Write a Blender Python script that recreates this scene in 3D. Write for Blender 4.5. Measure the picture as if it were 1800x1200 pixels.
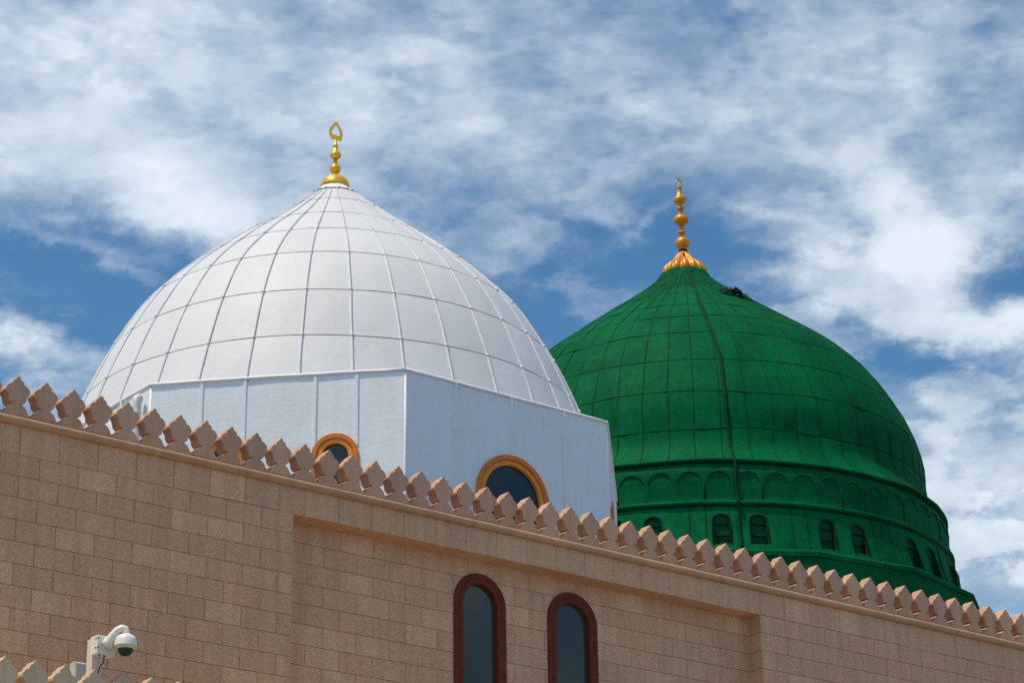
import bpy, bmesh, math, random
from math import sin, cos, pi, radians, sqrt, atan2, hypot, exp
from mathutils import Vector, Matrix, noise as mn

random.seed(7)
for o in list(bpy.data.objects):
    bpy.data.objects.remove(o)
scene = bpy.context.scene
col = scene.collection

# ------------------------------------------------------------------ camera
CAMH = 1.6
TH, RO = radians(22.2), -0.0138
cam_d = bpy.data.cameras.new('camera')
cam = bpy.data.objects.new('camera', cam_d)
col.objects.link(cam)
cam_d.sensor_width = 36.0
cam_d.sensor_fit = 'HORIZONTAL'
cam_d.lens = 4316.59 / 1800 * 36
cam_d.clip_start = 0.1
cam_d.clip_end = 5000
up0 = Vector((0, -sin(TH), cos(TH)))
fw = Vector((0, cos(TH), sin(TH)))
rx = Vector((1, 0, 0))
right = rx * cos(RO) + up0 * sin(RO)
upv = up0 * cos(RO) - rx * sin(RO)
m = Matrix.Identity(4)
for i in range(3):
    m[i][0] = right[i]
    m[i][1] = upv[i]
    m[i][2] = -fw[i]
m[2][3] = CAMH
cam.matrix_world = m
scene.camera = cam

# ------------------------------------------------------------------ light
SUN_AZ, SUN_EL = radians(236), radians(67)     # azimuth clockwise from +Y
sd = Vector((sin(SUN_AZ) * cos(SUN_EL), cos(SUN_AZ) * cos(SUN_EL), sin(SUN_EL)))
sun_d = bpy.data.lights.new('sun', 'SUN')
sun_d.energy = 3.1
sun_d.angle = radians(1.2)
sun_d.color = (1.0, 0.84, 0.62)
sun = bpy.data.objects.new('sun', sun_d)
col.objects.link(sun)
sun.rotation_euler = (-sd).to_track_quat('-Z', 'Y').to_euler()

world = bpy.data.worlds.new('World')
scene.world = world
world.use_nodes = True


def build_sky():
    nt = world.node_tree
    nt.nodes.clear()
    N = nt.nodes.new
    L = nt.links.new

    def math_(op, a, b=None, c=None, clamp=False):
        n = N('ShaderNodeMath')
        n.operation = op
        n.use_clamp = clamp
        for i, v in enumerate((a, b, c)):
            if v is None:
                continue
            if isinstance(v, (int, float)):
                n.inputs[i].default_value = v
            else:
                L(v, n.inputs[i])
        return n.outputs[0]
    out = N('ShaderNodeOutputWorld')
    bg = N('ShaderNodeBackground')
    bg.inputs['Strength'].default_value = SKY_STRENGTH
    sky = N('ShaderNodeTexSky')
    sky.sky_type = 'NISHITA'
    sky.sun_disc = False
    sky.sun_elevation = SUN_EL
    sky.sun_rotation = SUN_AZ
    sky.air_density = 1.0
    sky.dust_density = 0.6
    sky.ozone_density = 2.0
    tc = N('ShaderNodeTexCoord')
    d = tc.outputs['Generated']
    sep = N('ShaderNodeSeparateXYZ')
    L(d, sep.inputs[0])
    az = math_('MULTIPLY', math_('ARCTAN2', sep.outputs[0], sep.outputs[1]), 57.2958)
    el = math_('MULTIPLY', math_('ARCSINE', sep.outputs[2]), 57.2958)
    # slow warp of the cloud layout so the masses get ragged edges
    wn = N('ShaderNodeTexNoise')
    wn.inputs['Scale'].default_value = 22
    wn.inputs['Detail'].default_value = 8
    wn.inputs['Roughness'].default_value = 0.68
    L(d, wn.inputs['Vector'])
    ws = N('ShaderNodeSeparateXYZ')
    L(wn.outputs['Color'], ws.inputs[0])
    azw = math_('ADD', az, math_('MULTIPLY', math_('SUBTRACT', ws.outputs[0], 0.5), 2.6))
    elw = math_('ADD', el, math_('MULTIPLY', math_('SUBTRACT', ws.outputs[1], 0.5), 2.0))
    cmb = N('ShaderNodeCombineXYZ')
    L(azw, cmb.inputs[0])
    L(elw, cmb.inputs[1])
    total = None
    for (a0, e0, sa, se, rot, w) in CLOUDS:
        mp = N('ShaderNodeMapping')
        mp.vector_type = 'TEXTURE'
        mp.inputs['Location'].default_value = (a0, e0, 0)
        mp.inputs['Rotation'].default_value = (0, 0, radians(rot))
        mp.inputs['Scale'].default_value = (sa, se, 1)
        L(cmb.outputs[0], mp.inputs['Vector'])
        dt = N('ShaderNodeVectorMath')
        dt.operation = 'DOT_PRODUCT'
        L(mp.outputs[0], dt.inputs[0])
        L(mp.outputs[0], dt.inputs[1])
        g = math_('EXPONENT', math_('MULTIPLY', dt.outputs['Value'], -0.6))
        total = math_('MULTIPLY_ADD', g, w, CLOUD_BASE if total is None else total)
    # fine cloud structure: streaky fractal noise
    mp = N('ShaderNodeMapping')
    mp.inputs['Rotation'].default_value = (0.25, 0.2, 0.0)
    mp.inputs['Scale'].default_value = (0.75, 0.9, 1.5)
    L(d, mp.inputs['Vector'])
    n1 = N('ShaderNodeTexNoise')
    n1.inputs['Scale'].default_value = 13
    n1.inputs['Detail'].default_value = 9
    n1.inputs['Roughness'].default_value = 0.63
    n1.inputs['Distortion'].default_value = 0.2
    L(mp.outputs[0], n1.inputs['Vector'])
    n2 = N('ShaderNodeTexNoise')
    n2.inputs['Scale'].default_value = 46
    n2.inputs['Detail'].default_value = 9
    n2.inputs['Roughness'].default_value = 0.68
    n2.inputs['Distortion'].default_value = 0.12
    L(mp.outputs[0], n2.inputs['Vector'])
    f = math_('MULTIPLY_ADD', math_('SUBTRACT', n1.outputs[0], 0.5), 0.80, total)
    f = math_('MULTIPLY_ADD', math_('SUBTRACT', n2.outputs[0], 0.5), 0.82, f)
    n5 = N('ShaderNodeTexNoise')
    n5.inputs['Scale'].default_value = 30
    n5.inputs['Detail'].default_value = 10
    n5.inputs['Roughness'].default_value = 0.55
    n5.inputs['Distortion'].default_value = 0.15
    L(mp.outputs[0], n5.inputs['Vector'])
    puff = N('ShaderNodeMapRange')
    puff.interpolation_type = 'SMOOTHSTEP'
    puff.inputs['From Min'].default_value = 0.43
    puff.inputs['From Max'].default_value = 0.55
    L(n5.outputs[0], puff.inputs['Value'])
    low = math_('MULTIPLY_ADD', el, -0.09, 2.35, clamp=True)       # puffier towards the horizon, veils higher up
    amp = math_('MULTIPLY_ADD', low, 0.42, 0.16)
    f = math_('MULTIPLY_ADD', math_('SUBTRACT', puff.outputs[0], 0.5), amp, f)
    ramp = N('ShaderNodeValToRGB')
    ramp.color_ramp.interpolation = 'B_SPLINE'
    cr = ramp.color_ramp
    cr.elements[0].position = 0.22
    cr.elements[0].color = (0, 0, 0, 1)
    cr.elements[1].position = 0.95
    cr.elements[1].color = (0.93, 0.93, 0.93, 1)
    e = cr.elements.new(0.42)
    e.color = (0.30, 0.30, 0.30, 1)
    e = cr.elements.new(0.68)
    e.color = (0.62, 0.62, 0.62, 1)
    L(f, ramp.inputs[0])
    # cloud brightness: thicker parts whiter, some grey bellies low down
    n3 = N('ShaderNodeTexNoise')
    n3.inputs['Scale'].default_value = 24
    n3.inputs['Detail'].default_value = 6
    L(mp.outputs[0], n3.inputs['Vector'])
    cmix = N('ShaderNodeMix')
    cmix.data_type = 'RGBA'
    cmix.inputs[6].default_value = CLOUD_GREY
    cmix.inputs[7].default_value = CLOUD_WHITE
    k = math_('MULTIPLY_ADD', math_('SUBTRACT', n3.outputs[0], 0.5), 1.9, math_('MULTIPLY_ADD', f, 0.80, -0.22), clamp=True)
    L(k, cmix.inputs[0])
    tint = N('ShaderNodeMix')
    tint.data_type = 'RGBA'
    tint.blend_type = 'MULTIPLY'
    tint.inputs[0].default_value = 1
    tint.inputs[7].default_value = SKY_TINT
    L(sky.outputs[0], tint.inputs[6])
    # added cloud brightening towards the sun, like forward scatter, to lift the shaded wall
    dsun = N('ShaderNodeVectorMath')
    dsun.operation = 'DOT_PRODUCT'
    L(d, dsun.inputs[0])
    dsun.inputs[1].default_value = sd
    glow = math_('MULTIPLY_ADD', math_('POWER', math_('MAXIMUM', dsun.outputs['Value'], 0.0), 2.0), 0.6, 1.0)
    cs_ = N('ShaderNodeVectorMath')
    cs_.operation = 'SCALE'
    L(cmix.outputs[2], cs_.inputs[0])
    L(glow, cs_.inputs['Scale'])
    mix = N('ShaderNodeMix')
    mix.data_type = 'RGBA'
    L(ramp.outputs[0], mix.inputs[0])
    L(tint.outputs[2], mix.inputs[6])
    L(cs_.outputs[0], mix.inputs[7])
    L(mix.outputs[2], bg.inputs['Color'])
    L(bg.outputs[0], out.inputs[0])


SKY_STRENGTH = 0.10
SKY_TINT = (0.48, 0.80, 0.93, 1)
CLOUD_GREY = (2.8, 3.75, 5.0, 1)
CLOUD_WHITE = (6.8, 7.4, 8.0, 1)
CLOUD_BASE = 0.47
# cloud masses and clear gaps: azimuth, elevation, half sizes in degrees, tilt, weight
CLOUDS = [(-9.5, 28.6, 6.0, 2.0, 0, .26), (-3.6, 27.6, 6.5, 2.2, -8, .20), (4.0, 27.0, 8.0, 1.5, 0, .16), (-11.5, 26.0, 3.6, .9, -14, .34),
          (-8.0, 25.3, 2.2, .8, -26, .44), (-10.5, 23.6, 3.4, .8, -10, -.27), (-11.0, 22.9, 3.0, .9, 0, -.28), (-10.9, 24.3, 1.6, .14, -12, .26), (-9.2, 23.55, 1.0, .13, -18, .26), (3.6, 25.0, 1.3, .16, 24, .2), (6.6, 25.0, 1.2, .15, -25, .22), (-7.6, 23.4, 1.2, .9, 20, -.2),
          (-12.4, 21.9, 1.5, .55, -10, .55), (-10.6, 21.6, 1.2, .35, -6, .3), (-10.4, 22.7, .9, .2, -5, .22), (-3.2, 26.2, 1.5, .5, -10, -.10),
          (-0.8, 25.2, 1.8, 1.2, 0, -.16), (1.9, 22.9, 2.6, 1.7, 0, -.27), (2.9, 24.4, 1.7, 1.2, 0, -.18),
          (0.05, 24.6, .55, .40, 40, .34), (0.6, 23.5, .9, .25, 0, .22), (4.6, 24.0, 1.4, .8, 0, .05), (5.4, 24.1, 1.7, 1.1, -12, -.34), (1.8, 26.9, 2.4, .5, 0, -.12),
          (9.5, 28.2, 5.0, 2.0, 0, .14), (8.4, 25.9, 3.0, .8, -20, .10), (9.9, 24.6, .75, 1.4, 22, .40), (8.6, 23.2, 2.0, .62, 4, .52),
          (10.2, 23.0, 1.2, .8, 0, .40), (11.9, 24.9, .7, 1.2, -42, .28), (12.7, 23.0, 1.2, .45, 0, -.66), (12.6, 25.0, .8, .8, 0, .22), (9.6, 24.9, .8, .5, 30, .0),
          (10.9, 21.15, 1.4, .36, -8, -.50), (8.6, 22.0, 1.6, .40, -22, -.34), (11.3, 18.4, 3.2, 2.6, 0, .72), (11.2, 22.0, 1.9, .35, 0, .34),
          (12.4, 22.4, 1.0, .35, 8, .36), (12.5, 20.1, .9, .40, 10, -.22), (11.1, 17.9, .8, .22, 0, -.36), (12.3, 16.9, .9, .12, 0, -.42)]
build_sky()

scene.view_settings.view_transform = 'Standard'
scene.view_settings.look = 'None'
scene.view_settings.gamma = 1
scene.view_settings.use_curve_mapping = False
scene.view_settings.exposure = 0.30


# ------------------------------------------------------------------ helpers
def tag(o, label=None, cat=None, group=None, kind=None):
    if label: o['label'] = label
    if cat: o['category'] = cat
    if group: o['group'] = group
    if kind: o['kind'] = kind
    return o


def empty(name, loc=(0, 0, 0), rz=0, parent=None):
    o = bpy.data.objects.new(name, None)
    col.objects.link(o)
    o.location = loc
    o.rotation_euler = (0, 0, rz)
    o.empty_display_size = .3
    o.parent = parent
    return o


def mesh_obj(name, verts, faces, mat, parent=None, smooth=False, loc=None, kind=None):
    me = bpy.data.meshes.new(name)
    me.from_pydata([tuple(v) for v in verts], [], faces)
    me.update()
    if mat: me.materials.append(mat)
    if smooth:
        me.polygons.foreach_set('use_smooth', [True] * len(me.polygons))
    o = bpy.data.objects.new(name, me)
    col.objects.link(o)
    o.parent = parent
    if loc: o.location = loc
    if kind: o['kind'] = kind
    return o


class MB:
    def __init__(s):
        s.v = []
        s.f = []

    def add(s, vs, fs):
        b = len(s.v)
        s.v += [Vector(v) for v in vs]
        s.f += [tuple(b + i for i in f) for f in fs]

    def box(s, x0, x1, y0, y1, z0, z1):
        s.add([(x0, y0, z0), (x1, y0, z0), (x1, y1, z0), (x0, y1, z0), (x0, y0, z1), (x1, y0, z1), (x1, y1, z1), (x0, y1, z1)],
              [(0, 3, 2, 1), (4, 5, 6, 7), (0, 1, 5, 4), (1, 2, 6, 5), (2, 3, 7, 6), (3, 0, 4, 7)])

    def cbox(s, x0, x1, y0, y1, z0, z1, c=.003):
        # box whose front face (-y) is chamfered by c
        s.add([(x0, y0 + c, z0), (x1, y0 + c, z0), (x1, y1, z0), (x0, y1, z0), (x0, y0 + c, z1), (x1, y0 + c, z1), (x1, y1, z1), (x0, y1, z1),
               (x0 + c, y0, z0 + c), (x1 - c, y0, z0 + c), (x1 - c, y0, z1 - c), (x0 + c, y0, z1 - c)],
              [(0, 3, 2, 1), (4, 5, 6, 7), (1, 2, 6, 5), (3, 0, 4, 7), (2, 3, 7, 6), (8, 9, 10, 11), (0, 1, 9, 8), (1, 5, 10, 9), (5, 4, 11, 10), (4, 0, 8, 11)])

    def tube(s, pts, r, n=8, cap=True, closed=False):
        pts = [Vector(p) for p in pts]
        m = len(pts)
        rs = r if isinstance(r, (list, tuple)) else [r] * m
        up = None
        rings = []
        for i, p in enumerate(pts):
            a = pts[(i - 1) % m] if (closed or i > 0) else pts[i]
            b = pts[(i + 1) % m] if (closed or i < m - 1) else pts[i]
            t = (b - a).normalized()
            if up is None:
                up = Vector((0, 0, 1)) if abs(t.z) < .9 else Vector((1, 0, 0))
            x = t.cross(up)
            if x.length < 1e-5:
                x = t.cross(Vector((0, 1, 0)))
            x.normalize()
            y = x.cross(t).normalized()
            up = y
            rings.append([p + x * rs[i] * cos(2 * pi * k / n) + y * rs[i] * sin(2 * pi * k / n) for k in range(n)])
        b = len(s.v)
        for rg in rings: s.v += rg
        for i in range(m if closed else m - 1):
            j = (i + 1) % m
            for k in range(n):
                k2 = (k + 1) % n
                s.f.append((b + i * n + k, b + i * n + k2, b + j * n + k2, b + j * n + k))
        if cap and not closed:
            s.f.append(tuple(b + k for k in range(n))[::-1])
            s.f.append(tuple(b + (m - 1) * n + k for k in range(n)))

    def lathe(s, prof, c=(0, 0), n=32, lobes=0, lobe=0):
        b = len(s.v)
        m = len(prof)
        for (r, z) in prof:
            for k in range(n):
                a = 2 * pi * k / n
                rr = r
                if lobes:
                    rr = r * (1 - lobe + lobe * abs(cos(a * lobes / 2)) ** .6)
                s.v.append(Vector((c[0] + rr * sin(a), c[1] - rr * cos(a), z)))
        for i in range(m - 1):
            for k in range(n):
                k2 = (k + 1) % n
                s.f.append((b + i * n + k, b + i * n + k2, b + (i + 1) * n + k2, b + (i + 1) * n + k))
        s.f.append(tuple(b + k for k in range(n))[::-1])
        s.f.append(tuple(b + (m - 1) * n + k for k in range(n)))

    def obj(s, name, mat, parent=None, smooth=False, loc=None, kind=None, angle=None):
        o = mesh_obj(name, s.v, s.f, mat, parent, smooth, loc, kind)
        if angle is not None:
            o.data.polygons.foreach_set('use_smooth', [True] * len(o.data.polygons))
            o.data.set_sharp_from_angle(angle=radians(angle))
        return o


def spline(xs, ys, x):
    # monotone-ish cubic (Catmull-Rom) through sorted knots
    n = len(xs)
    if x <= xs[0]: i = 0
    elif x >= xs[-1]: i = n - 2
    else:
        i = max(k for k in range(n - 1) if xs[k] <= x)
    h = xs[i + 1] - xs[i]
    t = (x - xs[i]) / h
    def sl(k):
        if k <= 0: return (ys[1] - ys[0]) / (xs[1] - xs[0])
        if k >= n - 1: return (ys[-1] - ys[-2]) / (xs[-1] - xs[-2])
        return (ys[k + 1] - ys[k - 1]) / (xs[k + 1] - xs[k - 1])
    m0, m1 = sl(i) * h, sl(i + 1) * h
    if t < 0: return ys[i] + m0 * t
    if t > 1: return ys[i + 1] + m1 * (t - 1)
    return (2 * t ** 3 - 3 * t ** 2 + 1) * ys[i] + (t ** 3 - 2 * t ** 2 + t) * m0 + (-2 * t ** 3 + 3 * t ** 2) * ys[i + 1] + (t ** 3 - t ** 2) * m1


# ------------------------------------------------------------------ materials
def new_mat(name):
    mt = bpy.data.materials.new(name)
    mt.use_nodes = True
    nt = mt.node_tree
    b = nt.nodes['Principled BSDF']
    return mt, nt, b


def nodes(nt):
    N = nt.nodes.new
    L = nt.links.new

    def math_(op, a, b=None, c=None, clamp=False):
        n = N('ShaderNodeMath')
        n.operation = op
        n.use_clamp = clamp
        for i, v in enumerate((a, b, c)):
            if v is None: continue
            if isinstance(v, (int, float)): n.inputs[i].default_value = v
            else: L(v, n.inputs[i])
        return n.outputs[0]

    def noise_(vec, scale, detail=4, rough=.55, dist=0):
        n = N('ShaderNodeTexNoise')
        n.inputs['Scale'].default_value = scale
        n.inputs['Detail'].default_value = detail
        n.inputs['Roughness'].default_value = rough
        n.inputs['Distortion'].default_value = dist
        L(vec, n.inputs['Vector'])
        return n.outputs[0]

    def ramp_(fac, stops):
        r = N('ShaderNodeValToRGB')
        cr = r.color_ramp
        while len(cr.elements) < len(stops): cr.elements.new(.5)
        for e, (p_, c_) in zip(cr.elements, stops):
            e.position = p_
            e.color = (*c_, 1) if len(c_) == 3 else c_
        L(fac, r.inputs[0])
        return r.outputs[0]

    def mix_(fac, a, b, mode='MIX'):
        n = N('ShaderNodeMix')
        n.data_type = 'RGBA'
        n.blend_type = mode
        for i, v in ((0, fac), (6, a), (7, b)):
            if isinstance(v, (int, float)): n.inputs[i].default_value = v
            elif isinstance(v, tuple): n.inputs[i].default_value = (*v, 1) if len(v) == 3 else v
            else: L(v, n.inputs[i])
        return n.outputs[2]

    def bump_(h, strength, dist=.01):
        n = N('ShaderNodeBump')
        n.inputs['Strength'].default_value = strength
        n.inputs['Distance'].default_value = dist
        L(h, n.inputs['Height'])
        return n.outputs[0]
    return N, L, math_, noise_, ramp_, mix_, bump_


def world_pos(nt, stretch=None):
    g = nt.nodes.new('ShaderNodeNewGeometry')
    if not stretch: return g.outputs['Position']
    mp = nt.nodes.new('ShaderNodeMapping')
    mp.inputs['Scale'].default_value = stretch
    nt.links.new(g.outputs['Position'], mp.inputs['Vector'])
    return mp.outputs[0]


def granite_mat(name, c_pink, c_grey, c_light, spec=1.0, rough=.62, vary=True, grain=1.0):
    mt, nt, b = new_mat(name)
    N, L, math_, noise_, ramp_, mix_, bump_ = nodes(nt)
    P = world_pos(nt)
    if vary:
        oi = N('ShaderNodeObjectInfo')
        rnd = oi.outputs['Random']
        w = N('ShaderNodeTexWhiteNoise')
        w.noise_dimensions = '1D'
        L(rnd, w.inputs['W'])
        r2 = w.outputs['Value']
    big = noise_(P, 1.3, 3)
    if vary:
        f = math_('ADD', math_('MULTIPLY', rnd, .75), math_('MULTIPLY', big, .35))
        base = mix_(f, c_pink, c_grey)
        base = mix_(math_('MULTIPLY', math_('GREATER_THAN', r2, .88), .7), base, c_light)
        br = math_('MULTIPLY_ADD', r2, .11, .945)
    else:
        base = mix_(big, c_pink, c_grey)
        br = math_('MULTIPLY_ADD', big, .2, .9)
    cb = N('ShaderNodeCombineColor')
    for i in range(3): L(br, cb.inputs[i])
    base = mix_(1.0, base, cb.outputs[0], 'MULTIPLY')
    # crystals
    v = N('ShaderNodeTexVoronoi')
    v.inputs['Scale'].default_value = 62 * grain
    L(P, v.inputs['Vector'])
    vs = N('ShaderNodeSeparateColor')
    L(v.outputs['Color'], vs.inputs[0])
    sp = ramp_(vs.outputs[0], [(0, (.50, .48, .50)), (.14, (.80, .78, .78)), (.3, (.98, .98, .98)), (.72, (1.02, 1.0, .98)), (.9, (1.18, 1.16, 1.12)), (1, (1.36, 1.34, 1.28))])
    base = mix_(spec, base, sp, 'MULTIPLY')
    n2 = noise_(P, 26 * grain, 4, .65)
    base = mix_(.75 * spec, base, ramp_(n2, [(.3, (.74, .73, .72)), (.5, (1, 1, 1)), (.72, (1.24, 1.22, 1.2))]), 'MULTIPLY')
    # weathering streaks
    st = noise_(world_pos(nt, (3.0, 3.0, .35)), 2.2, 4)
    base = mix_(.7, base, ramp_(st, [(.3, (.78, .77, .76)), (.6, (1.04, 1.04, 1.04))]), 'MULTIPLY')
    L(base, b.inputs['Base Color'])
    b.inputs['Roughness'].default_value = rough
    L(bump_(n2, .35, .004), b.inputs['Normal'])
    return mt


def plain_mat(name, color, rough=.5, metal=0.0, mott=.12, scale=3.0, bump=0.0, bscale=20, spec=.5):
    mt, nt, b = new_mat(name)
    N, L, math_, noise_, ramp_, mix_, bump_ = nodes(nt)
    P = world_pos(nt)
    n1 = noise_(P, scale, 5, .6)
    lo, hi = 1 - mott, 1 + mott
    base = mix_(1.0, color, ramp_(n1, [(.3, (lo, lo, lo)), (.7, (hi, hi, hi))]), 'MULTIPLY')
    L(base, b.inputs['Base Color'])
    b.inputs['Metallic'].default_value = metal
    b.inputs['Specular IOR Level'].default_value = spec
    L(math_('MULTIPLY_ADD', n1, .15, rough - .07), b.inputs['Roughness'])
    if bump:
        L(bump_(noise_(P, bscale, 4), bump, .01), b.inputs['Normal'])
    return mt


def sheet_mat(name, color, rough, dirt, spec=.5, bump=.5, streak=1.0, tone=.06, metal=0.0, hue=None, patch=None):
    """painted sheet metal: per-panel tone, rain streaks, soft dents"""
    mt, nt, b = new_mat(name)
    N, L, math_, noise_, ramp_, mix_, bump_ = nodes(nt)
    P = world_pos(nt)
    oi = N('ShaderNodeObjectInfo')
    rnd = oi.outputs['Random']
    lo, hi = 1 - tone, 1 + tone * .6
    base = mix_(1.0, color, ramp_(rnd, [(0, (lo, lo, lo)), (1, (hi, hi, hi))]), 'MULTIPLY')
    if hue:
        base = mix_(math_('MULTIPLY', noise_(P, 1.1, 4, .6), .8), base, hue)
    if patch:
        base = mix_(1.0, base, ramp_(noise_(P, .42, 5, .62, .4), [(.34, patch), (.62, (1.06, 1.04, 1.0))]), 'MULTIPLY')
    st = noise_(world_pos(nt, (4.5, 4.5, .45)), 2.6, 5, .6)
    base = mix_(.55 * streak, base, ramp_(st, [(.35, dirt), (.58, (1, 1, 1))]), 'MULTIPLY')
    sm = noise_(P, 5.0, 6, .65)
    base = mix_(.5 * streak, base, ramp_(sm, [(.28, dirt), (.5, (1, 1, 1))]), 'MULTIPLY')
    L(base, b.inputs['Base Color'])
    b.inputs['Specular IOR Level'].default_value = spec
    b.inputs['Metallic'].default_value = metal
    L(math_('MULTIPLY_ADD', sm, .25, rough - .12), b.inputs['Roughness'])
    h = math_('ADD', math_('MULTIPLY', noise_(P, 1.6, 2, .5), 1.0), math_('MULTIPLY', noise_(world_pos(nt, (1, 1, 2.6)), 4.5, 3, .5, .6), .35))
    L(bump_(h, bump, .06), b.inputs['Normal'])
    return mt


GRANITE = granite_mat('pink_granite', (.600, .338, .206), (.545, .342, .208), (.610, .385, .240), spec=.72, grain=1.25)
GRANITE_LONG = granite_mat('pink_granite_courses', (.600, .338, .206), (.545, .342, .208), (.610, .385, .240), vary=False, spec=.72, grain=1.25)
CARVED = granite_mat('carved_stone', (.540, .312, .205), (.490, .306, .200), (.550, .340, .222), spec=.35, grain=1.3, rough=.75)
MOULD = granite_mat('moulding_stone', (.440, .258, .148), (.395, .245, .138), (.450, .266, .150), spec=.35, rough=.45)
CREAM = granite_mat('cream_stone', (.60, .44, .29), (.56, .43, .28), (.62, .46, .31), spec=.3, grain=1.4, rough=.7)
JOINT = plain_mat('mortar_joint', (.060, .042, .032), .9)
WHITE = sheet_mat('white_painted_sheet', (.61, .63, .665), .55, (.86, .87, .88), tone=.045, bump=.16, streak=.55, spec=.25)
WHITE_WALL = sheet_mat('white_painted_wall_sheet', (.735, .815, .885), .7, (.90, .90, .89), tone=.03, bump=.22, spec=.2)
SEAM_WHITE = plain_mat('white_seam_metal', (.76, .77, .79), .5, mott=.10, scale=14)
RIB_GREY = plain_mat('pale_grey_rib_metal', (.57, .60, .65), .5, mott=.14, scale=10)
GAP_GREY = plain_mat('grey_seam_shadow', (.16, .17, .19), .8)
GREEN = sheet_mat('green_painted_sheet', (.0003, .146, .058), .65, (.56, .60, .55), spec=.025, tone=.10, bump=.32, streak=1.0, hue=(.002, .085, .022), patch=(.60, .64, .68))
GREEN_SEAM = plain_mat('dark_green_seam', (.003, .040, .016), .8, mott=.3, scale=8, spec=.1)
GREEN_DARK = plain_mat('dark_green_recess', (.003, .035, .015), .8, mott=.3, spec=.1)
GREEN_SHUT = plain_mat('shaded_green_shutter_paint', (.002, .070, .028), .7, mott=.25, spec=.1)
GOLD = plain_mat('gold_paint', (.86, .50, .045), .30, metal=.45, mott=.08, scale=9)
GOLD_AGED = plain_mat('aged_gold', (.64, .25, .020), .42, metal=.3, mott=.25, scale=5)
GOLD_THIN = plain_mat('dull_gilding', (.45, .28, .10), .4, metal=.7, mott=.2)
ORANGE = plain_mat('ochre_frame_paint', (.62, .170, .010), .4, mott=.15, scale=6)
ORANGE_LIGHT = plain_mat('ochre_inner_frame_paint', (.74, .250, .016), .4, mott=.15, scale=6)
WOOD = plain_mat('red_brown_frame', (.125, .026, .009), .6, mott=.30, scale=7, spec=.2)
CAM_WHITE = plain_mat('camera_white_plastic', (.74, .74, .66), .4, mott=.05)
CAM_CREAM = plain_mat('camera_yellowed_plastic', (.62, .60, .38), .45, mott=.08)
CAM_BLACK = plain_mat('smoked_lens', (.012, .014, .015), .08, mott=.1)
BOLT = plain_mat('bolt_metal', (.05, .07, .06), .5, metal=.6)
POST_W = plain_mat('cream_post_paint', (.66, .60, .50), .5, mott=.10)
PIPE_W = plain_mat('pale_grey_pipe', (.58, .60, .60), .45, mott=.12)
CONCRETE = plain_mat('roof_concrete', (.32, .28, .24), .9, mott=.15)
PAVING = plain_mat('grey_paving', (.24, .215, .19), .6, mott=.06, scale=.6)


def glass_mat(name, col_, rough=.06):
    mt, nt, b = new_mat(name)
    N, L, math_, noise_, ramp_, mix_, bump_ = nodes(nt)
    P = world_pos(nt)
    n1 = noise_(P, 1.2, 3)
    base = mix_(n1, col_, tuple(c * .6 for c in col_))
    L(base, b.inputs['Base Color'])
    b.inputs['Roughness'].default_value = rough
    b.inputs['Specular IOR Level'].default_value = .55
    b.inputs['Coat Weight'].default_value = .1
    b.inputs['Coat Roughness'].default_value = .05
    L(bump_(noise_(P, 2.3, 2), .05, .02), b.inputs['Normal'])
    return mt


GLASS = glass_mat('dark_tinted_glass', (.044, .060, .044))
GLASS_DOME = glass_mat('dark_dome_glass', (.016, .028, .036))

# ------------------------------------------------------------------ ground
g = MB()
g.add([(-1500, -1500, 0), (1500, -1500, 0), (1500, 1500, 0), (-1500, 1500, 0)], [(0, 1, 2, 3)])
tag(g.obj('ground', PAVING), kind='structure')

# ------------------------------------------------------------------ main stone building
WAZ = radians(51.99135)                       # azimuth of the facade, towards the right
D = Vector((sin(WAZ), cos(WAZ), 0))
NV = Vector((-cos(WAZ), sin(WAZ), 0))
WD, U0, Z1 = 29.180164, 14.219637, 11.382127
ZL = Z1 + CAMH                                # height of the underside of the tall top course
org = NV * WD + D * U0
ROT = pi / 2 - WAZ
H, W, T = .30909, .6, .4202
UL, UR, REC = 4.434, 13.853, .31

bld = empty('stone_building', (org.x, org.y, 0), ROT)
tag(bld, 'long pink granite building with carved parapet and two arched brown windows in a recess', 'building')

G_ = .0032                                     # half joint
OPEN = [(8.113, .44, ZL - .713), (9.966, .44, ZL - .713)]     # openings cut behind the window frames


def depth_jit(): return random.uniform(-.0022, .0022)


blocks_n = 0
stuff = MB()


def arch_cut(x0, x1, y0, y1, z0, z1, mb):
    """block front with the part inside a window opening cut away"""
    hit = None
    for (uc, R, zs) in OPEN:
        if x1 > uc - R and x0 < uc + R and z0 < zs + R: hit = (uc, R, zs)
    if not hit:
        mb.cbox(x0, x1, y0, y1, z0, z1)
        return True
    uc, R, zs = hit
    xs = sorted(set([x0, x1] + [t for t in [uc - R + 2 * R * i / 14 for i in range(15)] if x0 < t < x1]))
    done = False
    for a, b in zip(xs[:-1], xs[1:]):
        def top(t): return zs + sqrt(max(0, R * R - (t - uc) ** 2)) if abs(t - uc) <= R else -1e9
        inside = uc - R - 1e-6 <= (a + b) / 2 <= uc + R + 1e-6
        ta, tb = (top(a), top(b)) if inside else (z0, z0)
        ta, tb = max(ta, z0), max(tb, z0)
        if ta >= z1 and tb >= z1: continue
        ta, tb = min(ta, z1), min(tb, z1)
        mb.add([(a, y0, ta), (b, y0, tb), (b, y0, z1), (a, y0, z1), (a, y1, ta), (b, y1, tb), (b, y1, z1), (a, y1, z1)],
               [(0, 1, 2, 3), (0, 4, 5, 1), (2, 6, 7, 3), (0, 3, 7, 4), (1, 5, 6, 2)])
        done = True
    return done


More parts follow.
